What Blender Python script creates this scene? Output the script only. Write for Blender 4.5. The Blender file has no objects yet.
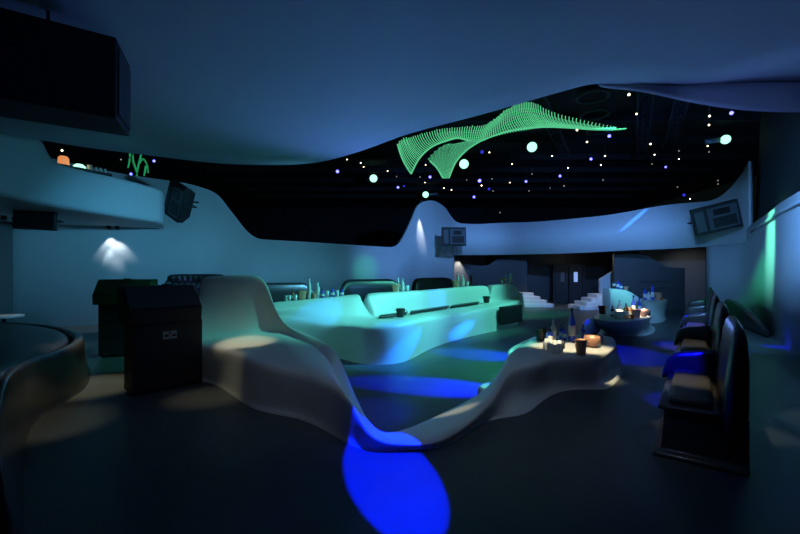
import bpy, bmesh, math, random
from mathutils import Vector, Matrix
random.seed(7)
S = bpy.context.scene
COL = S.collection
PI = math.pi
f, H, HZ = 400.0, 1.5, 274.0
# ---- the room's measured points: a direction seen in the photo plus a depth or a height gives a place in metres
def P(px, py, Y): return Vector(((px-400)/f*Y, Y, H-(py-HZ)/f*Y))
def Z(px, py, z):
    Y = (H-z)*f/(py-HZ); return Vector(((px-400)/f*Y, Y, z))
def F(px, py): return Z(px, py, 0.0)
def G(px, Y, z): return Vector(((px-400)/f*Y, Y, z))

# ---------------------------------------------------------------- materials
def mat(name, col, rough=0.5, metal=0.0, bump=0.0, scale=20, var=0.0, emit=None, es=0.0, spec=0.5, trans=0.0, coat=0.0):
    m = bpy.data.materials.new(name); m.use_nodes = True
    nt = m.node_tree; b = nt.nodes['Principled BSDF']
    b.inputs['Base Color'].default_value = (*col, 1)
    b.inputs['Roughness'].default_value = rough
    b.inputs['Metallic'].default_value = metal
    b.inputs['Specular IOR Level'].default_value = spec
    b.inputs['Transmission Weight'].default_value = trans
    b.inputs['Coat Weight'].default_value = coat
    if emit:
        b.inputs['Emission Color'].default_value = (*emit, 1)
        b.inputs['Emission Strength'].default_value = es
    if bump or var:
        tc = nt.nodes.new('ShaderNodeTexCoord')
        n = nt.nodes.new('ShaderNodeTexNoise'); n.inputs['Scale'].default_value = scale
        n.inputs['Detail'].default_value = 5
        nt.links.new(tc.outputs['Object'], n.inputs['Vector'])
        if bump:
            bp = nt.nodes.new('ShaderNodeBump'); bp.inputs['Strength'].default_value = bump
            bp.inputs['Distance'].default_value = 0.01
            nt.links.new(n.outputs['Fac'], bp.inputs['Height']); nt.links.new(bp.outputs['Normal'], b.inputs['Normal'])
        if var:
            mx = nt.nodes.new('ShaderNodeMix'); mx.data_type = 'RGBA'
            mx.inputs[6].default_value = (*[c*(1-var) for c in col], 1)
            mx.inputs[7].default_value = (*[min(1, c*(1+var)) for c in col], 1)
            nt.links.new(n.outputs['Fac'], mx.inputs[0]); nt.links.new(mx.outputs[2], b.inputs['Base Color'])
    return m
M = {}
M['plaster'] = mat('white_plaster', (.72, .73, .74), .55, bump=.03, scale=6)
M['solid'] = mat('white_solid_surface', (.76, .75, .72), .38, bump=.01, scale=5)
M['wall'] = mat('matt_wall_paint', (.60, .64, .68), .6, bump=.04, scale=5, var=.04)
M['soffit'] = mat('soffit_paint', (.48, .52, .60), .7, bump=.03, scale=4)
M['floor'] = mat('polished_resin_floor', (.085, .095, .095), .42, bump=.02, scale=3, var=.25)
M['dark'] = mat('black_ceiling_paint', (.012, .013, .016), .8)
M['darkwall'] = mat('dark_stained_panel', (.022, .020, .020), .45, bump=.1, scale=8, var=.3)
M['greywall'] = mat('grey_brown_wall', (.15, .155, .16), .7, bump=.05)
M['steel'] = mat('painted_steel', (.05, .055, .07), .5, .3)
M['leather'] = mat('black_leather', (.022, .020, .020), .32, bump=.15, scale=60)
M['pad'] = mat('dark_grey_leather', (.10, .095, .09), .42, bump=.15, scale=60)
M['shell'] = mat('charcoal_lacquer_shell', (.06, .055, .05), .3, coat=.2)
M['cab'] = mat('black_cabinet', (.012, .012, .015), .6)
M['lid'] = mat('brown_lid', (.035, .022, .016), .55)
M['cabgreenlit'] = mat('green_lit_cabinet', (.015, .10, .03), .6)  # cabinet top in green light, the green put into its colour
M['plate'] = mat('grey_plate', (.45, .45, .48), .4)
M['platemark'] = mat('plate_marking', (.02, .02, .02), .5)
M['glass'] = mat('clear_glass', (.95, .95, .93), .15, trans=.3)
M['blueglass'] = mat('blue_glass', (.08, .15, .9), .08, trans=.4)
M['amber'] = mat('amber_glass', (.7, .28, .08), .1, trans=.4)
M['copper'] = mat('copper', (.85, .42, .27), .35, .35)
M['blackpl'] = mat('black_plastic', (.01, .01, .012), .35)
M['label'] = mat('paper_label', (.75, .72, .65), .6)
M['grille'] = mat('speaker_grille', (.07, .085, .10), .5, bump=.4, scale=150)
M['green'] = mat('green_lit_strand', (.1, .5, .25), .5, emit=(.16, .9, .42), es=.6)  # net lit green by lamps, that light put into the strands as emission
M['green2'] = mat('green_lit_weave', (.1, .5, .25), .5, emit=(.16, .9, .45), es=.35)  # same green light put into the weave as weaker emission
M['lw'] = mat('warm_lamp', (1, .8, .6), .5, emit=(1, .78, .5), es=5)
M['lwf'] = mat('faint_lamp', (1, .8, .6), .5, emit=(1, .85, .7), es=.35)
M['lb'] = mat('blue_lamp', (.1, .1, 1), .5, emit=(.10, .10, 1), es=7)
M['lbf'] = mat('faint_blue_lamp', (.1, .1, 1), .5, emit=(.05, .05, 1), es=.6)
M['lg'] = mat('mint_lamp', (.5, 1, .8), .5, emit=(.42, 1, .70), es=1.6)
M['lo'] = mat('orange_lamp', (1, .4, .1), .5, emit=(1, .33, .12), es=.7)
M['ltube'] = mat('green_tube_light', (.1, .5, .25), .5, emit=(.03, .6, .18), es=.28)
M['strip'] = mat('warm_strip', (1, .9, .7), .5, emit=(1, .85, .6), es=1.2)
M['winb'] = mat('door_window_glow', (.5, .6, .8), .2, emit=(.35, .5, 1), es=.6)
M['ember'] = mat('candle_glow', (1, .5, .2), .5, emit=(1, .45, .3), es=1.6)

# ---------------------------------------------------------------- mesh helpers
def obj(name, bm, m, parent=None, smooth=True, sub=0, bevel=0, keep=False):
    me = bpy.data.meshes.new(name)
    if not keep: bmesh.ops.recalc_face_normals(bm, faces=bm.faces)
    bm.to_mesh(me); bm.free()
    me.materials.append(M[m] if isinstance(m, str) else m)
    if smooth:
        for p in me.polygons: p.use_smooth = True
    o = bpy.data.objects.new(name, me); COL.objects.link(o)
    if parent:
        o.parent = parent
    if bevel:
        b = o.modifiers.new('bev', 'BEVEL'); b.width = bevel; b.segments = 3; b.limit_method = 'ANGLE'
        b.harden_normals = False
    if sub:
        s = o.modifiers.new('sub', 'SUBSURF'); s.levels = sub; s.render_levels = sub
    return o
def tag(o, label, cat, group=None):
    o['label'] = label; o['category'] = cat
    if group: o['group'] = group
    return o
def thing(name, label, cat, loc=(0, 0, 0), rz=0, group=None, rot=None):
    o = bpy.data.objects.new(name, None); COL.objects.link(o); o.empty_display_size = .1
    o.location = loc; o.rotation_euler = rot if rot else (0, 0, rz)
    return tag(o, label, cat, group)
def struct(o): o['kind'] = 'structure'; return o
def dup(root, loc, label=None, group=None, rz=None, rot=None):
    r = root.copy(); COL.objects.link(r); r.location = loc
    if rz is not None: r.rotation_euler = (0, 0, rz)
    if rot is not None: r.rotation_euler = rot
    if label: r['label'] = label
    if group: r['group'] = group
    for ch in list(root.children):
        c = ch.copy(); COL.objects.link(c); c.parent = r
        for g in list(ch.children):
            d = g.copy(); COL.objects.link(d); d.parent = c
    return r
def box(bm, x0, x1, y0, y1, z0, z1, mtx=None):
    vs = [bm.verts.new(Vector((x, y, z)) if mtx is None else mtx @ Vector((x, y, z))) for x in (x0, x1) for y in (y0, y1) for z in (z0, z1)]
    for q in ((0, 1, 3, 2), (4, 6, 7, 5), (0, 4, 5, 1), (2, 3, 7, 6), (0, 2, 6, 4), (1, 5, 7, 3)):
        bm.faces.new([vs[i] for i in q])
    return bm
def nb(): return bmesh.new()
def lathe(prof, n=20, off=(0, 0)):
    bm = nb(); rings = []
    for r, z in prof:
        rings.append([bm.verts.new((off[0]+max(r, 1e-4)*math.cos(2*PI*k/n), off[1]+max(r, 1e-4)*math.sin(2*PI*k/n), z)) for k in range(n)])
    for a, b in zip(rings, rings[1:]):
        for k in range(n): bm.faces.new((a[k], a[(k+1) % n], b[(k+1) % n], b[k]))
    bm.faces.new(rings[0]); bm.faces.new(rings[-1])
    return bm
def tube(bm, pts, r, n=6, r1=None):
    pts = [Vector(p) for p in pts]; rings = []
    for i, p in enumerate(pts):
        d = (pts[min(i+1, len(pts)-1)]-pts[max(i-1, 0)]).normalized()
        a = d.cross(Vector((0, 0, 1)))
        if a.length < .05: a = d.cross(Vector((1, 0, 0)))
        a.normalize(); b = d.cross(a)
        rr = r if r1 is None else r+(r1-r)*i/(len(pts)-1)
        rings.append([bm.verts.new(p+rr*(a*math.cos(2*PI*k/n)+b*math.sin(2*PI*k/n))) for k in range(n)])
    for a, b in zip(rings, rings[1:]):
        for k in range(n): bm.faces.new((a[k], a[(k+1) % n], b[(k+1) % n], b[k]))
    bm.faces.new(rings[0]); bm.faces.new(rings[-1])
    return bm
def loft(stations, capa=True, capb=True, closed=False):
    bm = nb(); g = [[bm.verts.new(v) for v in st] for st in stations]
    for a, b in zip(g, g[1:]):
        for k in range(len(a)-1): bm.faces.new((a[k], a[k+1], b[k+1], b[k]))
        if closed: bm.faces.new((a[-1], a[0], b[0], b[-1]))
    if capa: bm.faces.new(g[0])
    if capb: bm.faces.new(g[-1])
    return bm
def prism(pts, z0, z1):
    bm = nb(); a = [bm.verts.new((p[0], p[1], z0)) for p in pts]; b = [bm.verts.new((p[0], p[1], z1)) for p in pts]
    n = len(pts)
    for k in range(n): bm.faces.new((a[k], a[(k+1) % n], b[(k+1) % n], b[k]))
    bm.faces.new(a); bm.faces.new(b); return bm
def cr(pts, n=6):      # Catmull-Rom through tuples
    out = []; pts = [tuple(p) for p in pts]
    for i in range(len(pts)-1):
        p0 = pts[max(i-1, 0)]; p1 = pts[i]; p2 = pts[i+1]; p3 = pts[min(i+2, len(pts)-1)]
        for k in range(n):
            t = k/n
            out.append(tuple(.5*((2*b)+(c-a)*t+(2*a-5*b+4*c-d)*t*t+(-a+3*b-3*c+d)*t**3) for a, b, c, d in zip(p0, p1, p2, p3)))
    out.append(pts[-1]); return out
def interp(x, tab):
    if x <= tab[0][0]: return tab[0][1]
    for (a, b), (c, d) in zip(tab, tab[1:]):
        if x <= c: return b+(d-b)*(x-a)/(c-a)
    return tab[-1][1]
def wallsheet(tops, bots, th=.18):
    """a standing wall of thickness th from matching top and bottom lines"""
    st = []
    n = len(tops)
    for i in range(n):
        t, b = Vector(tops[i]), Vector(bots[i])
        d = Vector(tops[min(i+1, n-1)])-Vector(tops[max(i-1, 0)]); d.z = 0; d.normalize()
        nrm = Vector((-d.y, d.x, 0))
        if nrm.x*(b.x-1)+nrm.y*(b.y-3) < 0: nrm = -nrm      # thicken away from the room
        st.append([b, t, t+nrm*th, b+nrm*th])
    return loft(st, closed=True)

# ---------------------------------------------------------------- camera
cam = bpy.data.objects.new('camera', bpy.data.cameras.new('camera')); COL.objects.link(cam)
cam.location = (0, 0, H); cam.rotation_euler = (PI/2, 0, 0)
cam.data.lens = 18; cam.data.sensor_width = 36; cam.data.shift_y = (HZ-267)/800
cam.data.clip_end = 200
S.camera = cam

# ================================================================ THE SETTING
bm = nb(); box(bm, -18, 20, -4, 36, -.2, 0); struct(obj('floor', bm, 'floor', smooth=False))
bm = nb(); box(bm, -18, 20, 4, 36, 7.0, 7.2); struct(obj('ceiling', bm, 'dark', smooth=False))
bm = nb(); box(bm, -18, 20, 33, 33.3, 0, 7); struct(obj('wall_back', bm, 'dark', smooth=False))
# the low white soffit over the lounge, curved edge, turned down at the right
edge = [(-14, 5.2), (-10, 6.2), (-7.2, 7.2), (-6.2, 7.9), (-5.25, 8.45), (-4.2, 9.0), (-3.2, 9.17), (-2.5, 9.15), (-1.8, 8.93), (-1.2, 8.5), (-.6, 7.94), (.2, 7.1), (1.26, 6.29), (2.2, 5.5), (2.63, 5.26), (3.4, 5.45), (4.3, 5.85), (5.2, 6.0), (6.06, 6.06), (8, 6.1), (13, 6.3)]
ec = cr(edge, 4)
def soff_z(x, y):
    # beyond a soft fold line the soffit tilts up towards the right
    d = (x-2.47)*.73+(y-5.2)*.68
    t = max(0, min(1, d/3.2)); t = t*t*(3-2*t)
    return 4.0+.38*t
st = []
for (x, ye) in ec:
    col = []
    for k in range(16):
        y = ye+(-3.5-ye)*k/15
        col.append(Vector((x, y, soff_z(x, y))))
    col += [v+Vector((0, 0, .22)) for v in reversed(col)]
    st.append(col)
struct(obj('ceiling_soffit', loft(st, True, True, closed=True), 'soffit'))
# downstand lip on the right of the soffit
tops, bots = [], []
for px, yt, yb in ((598, 84, 84.6), (625, 83.5, 87), (650, 83.5, 91), (670, 84, 96), (700, 85, 103), (735, 86.5, 109), (768, 85.5, 112), (800, 83, 112.5), (880, 74, 112), (1000, 60, 108)):
    Y = interp(px, ((598, 5.27), (650, 5.45), (700, 5.85), (800, 6.06), (1000, 6.1)))
    Y -= .12*min(1, (px-598)/60); b = P(px, yb, Y); t = Vector((b.x, b.y, max(b.z+.02, soff_z(b.x, b.y)+.06)))
    tops.append(t); bots.append(b)
struct(obj('trim_1', wallsheet(tops, bots, .12), 'soffit', sub=1))

# left wall with its wave-shaped top
lw_plan = ((-120, 10.4), (15, 11.0), (113, 11.8), (200, 13.0), (300, 15.3), (400, 18.3), (440, 19.6), (454, 19.9))
lw_top = [(-120, 120), (15, 150), (113, 172), (165, 180), (185, 183), (205, 188.5), (218, 195), (228, 207), (238, 220), (247, 231), (256, 237.5), (266, 239.5), (300, 241.5), (338, 244), (370, 246), (388, 247), (395, 246.5), (400, 243), (406, 233), (412, 220), (417, 208), (422, 202.5), (430, 200.5), (437, 202), (445, 207.5), (451, 216), (456, 221.5), (462, 223.5)]
tops, bots = [], []
for px, py in cr(lw_top, 3):
    Y = interp(px, lw_plan)+max(0, px-440)*.0
    t = P(px, py, Y); tops.append(t); bots.append(Vector((t.x, t.y, 0 if px <= 453 else H+19*Y/400)))
struct(obj('wall_left', wallsheet(tops, bots, .25), 'wall'))
# darker side piece at the far left, before the wall starts
bm = nb(); a = G(-60, 8.5, 0); b = G(13, 10.9, 0)
struct(obj('wall_left_return', wallsheet([a+Vector((0, 0, 2.85)), b+Vector((0, 0, 2.85))], [a, b], .15), 'greywall', smooth=False))
# far white balcony band with raised fin at the right
band_plan = ((440, 19.6), (454, 19.9), (500, 18.8), (560, 17.2), (640, 15.6), (705, 14.2), (735, 13.2), (752, 12.5))
band = [(456, 222, 255), (462, 223.5, 255), (480, 224, 255), (497, 223, 254.8), (540, 221.5, 254), (580, 218, 252.8), (615, 214, 251), (650, 207.5, 249.5), (675, 204, 248.5), (700, 202, 247), (712, 200, 246), (722, 195, 245), (732, 186, 244), (740, 176, 243), (746, 166.5, 241), (749, 161, 240)]
tops, bots = [], []
for px, a, b in cr(band, 3):
    Y = interp(px, band_plan); tops.append(P(px, a, Y)); bots.append(P(px, b, Y))
struct(obj('wall_far', wallsheet(tops, bots, .12), 'wall'))
# right wall
rw = ((706, 14.35), (735, 13.3), (752, 12.3), (770, 10.0), (787, 8.2), (830, 6.3), (960, 4.3), (1300, 2.6))
tops, bots = [], []
for px, Y in cr(rw, 4):
    zt = interp(px, ((706, 2.75), (740, 2.85), (756, 3.08), (800, 3.03), (1300, 2.9)))
    b = G(px, Y, 0); bots.append(b); tops.append(b+Vector((0, 0, zt)))
struct(obj('wall_right', wallsheet(tops, bots, .25), 'wall'))
# rounded ledge just under the top of the right wall
tops2 = []
for t in tops[8:]:
    tops2.append(Vector((t.x-.03, t.y-.02, t.z-.22)))
bm = nb(); tube(bm, tops2, .045, 8); struct(obj('trim_2', bm, 'wall'))
# dark upper wall above the right wall
tops, bots = [], []
for px, Y in cr(((752, 12.6), (770, 10.4), (790, 8.6), (830, 6.7), (960, 4.7), (1300, 3.0)), 3):
    b = G(px, Y, 2.95)+Vector((.25, .2, 0)); bots.append(b); tops.append(b+Vector((.5, .3, 4.0)))
M['upper'] = mat('dark_blue_panel', (.010, .016, .022), .7)
struct(obj('wall_right_upper', wallsheet(tops, bots, .2), 'upper'))

# room under the far balcony
a, b = G(440, 22.6, 0), G(720, 20.2, 0)
struct(obj('wall_lobby', wallsheet([a+Vector((0, 0, 2.9)), b+Vector((0, 0, 2.9))], [a, b], .2), 'darkwall', smooth=False))
pl = [G(px, Y+.35, 0) for px, Y in ((454, 19.9), (500, 18.8), (560, 17.2), (640, 15.6), (708, 14.15))] + [G(722, 20.4, 0), G(440, 22.8, 0)]
struct(obj('ceiling_lobby', prism(pl, 2.62, 2.75), 'darkwall', smooth=False))
a, b = G(452, 21.6, 0), G(486, 21.3, 0)
struct(obj('wall_lobby_left', wallsheet([a+Vector((0, 0, 2.6)), b+Vector((0, 0, 2.6))], [a, b], .15), 'greywall', smooth=False))
a, b = G(640, 18.2, 0), G(705.5, 17.2, 0)
struct(obj('wall_lobby_right', wallsheet([a+Vector((0, 0, 2.6)), b+Vector((0, 0, 2.6))], [a, b], .15), 'greywall', smooth=False))

# ---- double door
def door(px0, px1, Y):
    a, b = G(px0, Y, 0), G(px1, Y-.25, 0)
    d = b-a; w = d.length; ang = math.atan2(d.y, d.x)
    return a, w, ang
a, w, ang = door(554.5, 582.5, 20.6)
a.z = 0
n = Vector((math.sin(ang), -math.cos(ang), 0))
for k in range(2):
    root = bpy.data.objects.new('door_%d' % (k+1), None); COL.objects.link(root); root['kind'] = 'structure'
    root.location = a+Vector((math.cos(ang), math.sin(ang), 0))*w/2*k; root.rotation_euler = (0, 0, ang)
    bm = nb(); box(bm, .02, w/2-.015, -.06, 0, .01, 1.95); obj('door_leaf', bm, 'cab', root, smooth=False, bevel=.01)
    bm = nb(); xc = w/4+(.04 if k == 0 else -.0); box(bm, xc-.09, xc+.09, -.075, -.06, 1.1, 1.6)
    obj('door_window', bm, 'winb' if k else 'greywall', root, smooth=False)
    bm = nb(); xh = w/2-.1 if k == 0 else .1
    tube(bm, [(xh, -.07, .85), (xh, -.12, .9), (xh, -.12, 1.1), (xh, -.07, 1.15)], .014, 6); obj('door_handle', bm, 'steel', root)
bm = nb(); box(bm, -.08, .0, -.1, .02, 0, 2.05); box(bm, w, w+.08, -.1, .02, 0, 2.05); box(bm, -.08, w+.08, -.1, .02, 1.97, 2.05)
o = struct(obj('trim_3', bm, 'cab', smooth=False)); o.location = a; o.rotation_euler = (0, 0, ang)

# ---- partitions either side of the lobby
def partition(name, label, pts, Yf, th=.35, m='darkwall', cat='partition', group=None):
    base = [P(px, py, Yf(px)) for px, py in pts]
    o = obj(name, wallsheet(base, [Vector((p.x, p.y, 0)) for p in base], th), m, smooth=False)
    return tag(o, label, cat, group)
M['part'] = mat('slate_partition', (.032, .032, .035), .5, bump=.05)
partition('curved_partition', 'dark slate partition rising in a curve, left of the double door beside the white steps', cr([(472, 266), (487, 265.5), (494, 261), (500, 257), (506, 255.6), (527, 255.4)], 3), lambda p: 19.9-(p-472)*.012, m='part')
partition('curved_partition', 'dark slate partition sloping down to the right, behind the far tables right of the door', cr([(614, 253.2), (636, 252.6), (646, 255), (656, 261), (664, 266), (672, 267.5), (685, 268)], 3), lambda p: 17.0-(p-614)*.012, m='part')
# ribbed fascia lines on right partition
bm = nb()
for z in (1.2, .95): 
    tube(bm, [G(640, 16.5, z), G(672, 16.1, z)], .012, 4)
tag(obj('partition_rail', bm, 'shell'), 'thin brass-coloured rails low on the right dark partition', 'rail')
partition('stair_side_wall', 'pale slanted stair side wall left of the right dark partition', [(600, 279), (614, 270.5)], lambda p: 18.1, .12, 'plaster', 'wall')

# steps
def steps(name, label, xs, Y0, n, side):
    root = thing(name, label, 'steps', G(xs[0], Y0, 0))
    org = root.location.copy()
    for k in range(n):
        bm = nb(); x0, x1 = sorted((G(xs[0], Y0, 0).x, G(xs[1]+(xs[2]-xs[1])*k/(n-1), Y0, 0).x))
        pts = []
        w = x1-x0; d0 = .0+.10*k
        if side > 0: pts = [(x0, Y0+d0), (x1-.12, Y0+d0), (x1, Y0+d0+.12), (x1, Y0+1.3), (x0, Y0+1.3)]
        else: pts = [(x0, Y0+d0+.12), (x0+.12, Y0+d0), (x1, Y0+d0), (x1, Y0+1.3), (x0, Y0+1.3)]
        b = prism([(x-org.x, y-org.y) for x, y in pts], .16*k, .16*(k+1)-.0)
        obj('step', b, 'plaster', root, smooth=False, bevel=.02)
    return root
steps('curved_steps', 'white rounded steps descending right, left of the double door', (524.5, 555, 537), 17.9, 4, 1)
steps('curved_steps', 'white rounded steps climbing right, to the right of the double door', (613, 581, 602), 16.6, 4, -1)

# ---- left balcony
bp = [(-120, 5.6), (-40, 6.4), (0, 7.0), (42, 7.9), (84, 8.85), (112, 9.6), (135, 10.2), (152, 10.7), (161, 11.0), (165, 11.4)]
bt = ((-120, 118), (0, 132), (36, 136.5), (42, 140), (46, 150.5), (50, 157), (55, 161.5), (66, 165.5), (84, 170), (112, 176), (135, 181.5), (152, 186.5), (161, 190), (165, 193))
def by(px): return interp(px, bp)
st = []
for px in (-120, -80, -40, 0, 20, 36, 42, 46, 50, 55, 66, 84, 98, 112, 124, 135, 144, 152, 157, 161, 163.5, 165):
    Y = by(px); t = P(px, interp(px, bt), Y); b = Vector((t.x, t.y, 2.93))
    r = t.copy(); nx = Vector((-.55, .85, 0))*.22
    st.append([b+Vector((-.15, .2, -.04)), b+Vector((-.03, .04, -.02)), b+Vector((0, 0, .05)), b.lerp(t, .5), t+Vector((0, 0, -.03)), t+nx*.15, t+nx, Vector((t.x, t.y, 2.95))+nx])
struct(obj('wall_balcony', loft(st, True, True), 'wall', sub=1))
pts = [(G(px, by(px), 0).x-.1, G(px, by(px), 0).y+.15) for px in (-120, -40, 0, 42, 84, 112, 135, 152, 161)] + [(G(163, 12.2, 0).x, 12.3), (G(112, 11.9, 0).x, 11.95), (G(15, 11.1, 0).x, 11.15), (-14, 10.5)]
struct(obj('floor_balcony', prism(pts, 2.90, 3.0), 'wall', smooth=False))

# dark rafters and steel of the high ceiling
k = 4
for i in range(9):
    y = 9+i*2.3
    bm = nb(); box(bm, -10, 16, y, y+.12, 6.72, 6.98); struct(obj('trim_%d' % k, bm, 'dark', smooth=False)); k += 1

# ================================================================ FURNITURE
# ---- foreground ribbon: lounge seat on the left, low lip, table on the right, one continuous piece
st = []
def V(p): return Vector(p)
left = [
 # base(px,py), crease(px,py,z), seatback(px,py,z), top(px,py,Y)
 ((199, 381), (199.5, 346, .51), (199.5, 338.9, .53), (199.5, 286, 6.24)),
 ((203, 381.5), (203, 346, .51), (202.5, 338.7, .53), (200, 280, 6.245)),
 ((210, 383), (210, 347, .505), (208, 338.2, .53), (204, 276, 6.25)),
 ((220, 387), (224, 349, .51), (219, 337.5, .53), (215, 274.5, 6.27)),
 ((234, 397), (240, 354, .51), (236, 336.5, .53), (229, 274.3, 6.3)),
 ((252, 409), (257, 361, .51), (252, 335.6, .53), (247, 274, 6.35)),
 ((268, 413), (273, 366, .495), (264, 334.5, .53), (261, 274.5, 6.4)),
 ((284, 416), (290, 369, .49), (274, 334.5, .53), (268, 284, 6.42)),
 ((298, 418.5), (304, 371, .485), (283, 335, .53), (273, 301, 6.45)),
 ((312, 424), (317, 375, .48), (294, 337, .49), (279, 317.5, 6.42)),
 ((326, 431), (331, 381, .46), (306, 341, .48), (292, 329, 6.35)),
 ((341, 440), (345, 392, .42), (320, 350, .46), (315, 335.5, 6.1)),
 ((351, 445.5), (356, 408, .35), (333, 367, .41), (334, 347, 5.5)),
 ((361, 449.5), (364, 424, .24), (346, 393, .30), (345, 368, 4.9)),
 ((373, 451.8), (374, 436, .15), (359, 415, .19), (356, 398, 4.3)),
 ((386, 451.8), (387, 442, .105), (374, 430, .11), (369, 424, 3.78)),
 ((402, 450.4), (402, 443.5, .085), (392, 436.5, .075), (388, 437, 3.6)),
]
for b, c, s, t in left:
    B = F(*b); Cc = Z(*c); Sb = Z(*s); T = P(*t)
    out = (Cc-Sb); out.z = 0; out.normalize()
    lip = B-out*.02+Vector((0, 0, .03))
    ank = B.lerp(Vector((Cc.x, Cc.y, 0)), .75)-out*.02; ank.z = Cc.z*.45
    if Cc.z > .3: ank = B-out*.07+Vector((0, 0, .045))
    hb = max(T.z-Sb.z, 0)
    low = Sb.lerp(T, .12)+Vector((0, 0, -.0)) 
    back = T-out*.10; 
    st.append([B, lip, ank, Cc+out*.01-Vector((0, 0, .05*min(1, Cc.z/.3))), Cc-out*.05+Vector((0, 0, .012)), Sb+out*min(.10, (Cc-Sb).length*.2), Sb.lerp(T, .05), Sb.lerp(T, .6)-out*.02, T+out*.02-Vector((0, 0, .03*min(1, T.z))), T-out*.05, Vector((T.x, T.y, max(T.z-.12, T.z*.5)))-out*.12, Vector((T.x, T.y, 0))-out*.16])
right = [
 # base, ankle offset flag, crease(z), mid(z), inner top(z), 
 ((420, 451), (421, 444, .085), (411, 433, .07), (404, 431, .05)),
 ((440, 449), (442, 439.5, .10), (432, 426, .08), (420, 425, .05)),
 ((463, 438), (465, 425, .14), (455, 412, .11), (444, 413, .06)),
 ((482, 423), (484, 408, .20), (475, 398, .17), (466, 402, .08)),
 ((497, 418.5), (497, 394, .28), (489, 388, .25), (484, 391, .14)),
 ((510, 417), (504, 377, .39), (498, 372, .38), (496, 378, .28)),
 ((520, 415.5), (514, 368.5, .45), (508, 361, .46), (504, 363, .42)),
 ((530, 412), (524, 366, .47), (516, 355, .48), (509, 354, .46)),
 ((541, 402), (538, 363.5, .47), (528, 350, .48), (517, 347.5, .47)),
 ((551, 395), (549, 358, .47), (545, 346, .48), (532, 338, .47)),
 ((565, 390), (566, 356, .47), (566, 345, .48), (560, 334.5, .47)),
 ((585, 389), (585, 356, .47), (586, 345, .48), (584, 334, .47)),
 ((603, 390), (600, 355.5, .47), (602, 345, .48), (600, 334.5, .47)),
 ((612, 388), (611, 351.5, .47), (611, 344, .48), (610, 336, .47)),
 ((629, 369), (619.5, 344.5, .47), (617, 341.5, .48), (616, 338, .47)),
]
for i, (b, c, s, t) in enumerate(right):
    B = F(*b); Cc = Z(*c); Sb = Z(*s); T = Z(*t)
    out = (Cc-T); out.z = 0; out.normalize()
    lip = B-out*.03+Vector((0, 0, .022))
    if Cc.z > .3:
        k2 = min(1, (i-4)/5)
        ank = Vector((Cc.x, Cc.y, 0))-out*(.04+.16*k2)+Vector((0, 0, .10))
        if i == 14: ank = Vector((Cc.x-.22, Cc.y+.12, .10))
        if i == 13: ank = Vector((Cc.x-.16, Cc.y+.12, .10))
    else:
        ank = B.lerp(Cc, .5)
    if i == 14: lip = B+Vector((-.05, .03, .022))
    st.append([B, lip, ank, Cc+out*.01-Vector((0, 0, .05*min(1, Cc.z/.3))), Cc-out*.05+Vector((0, 0, .008)), Sb.lerp(Cc, .4), Sb, Sb.lerp(T, .5), T+Vector((0, 0, .0)), T-out*.05-Vector((0, 0, .02)), Vector((T.x, T.y, T.z*.5))-out*.08, Vector((T.x, T.y, 0))-out*.10])
o = obj('ribbon_lounge', loft(st), 'solid', sub=2)
tag(o, 'white sculpted foreground ribbon, tall lounge seat dipping to a low lip, rising to a table', 'bench')

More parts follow.
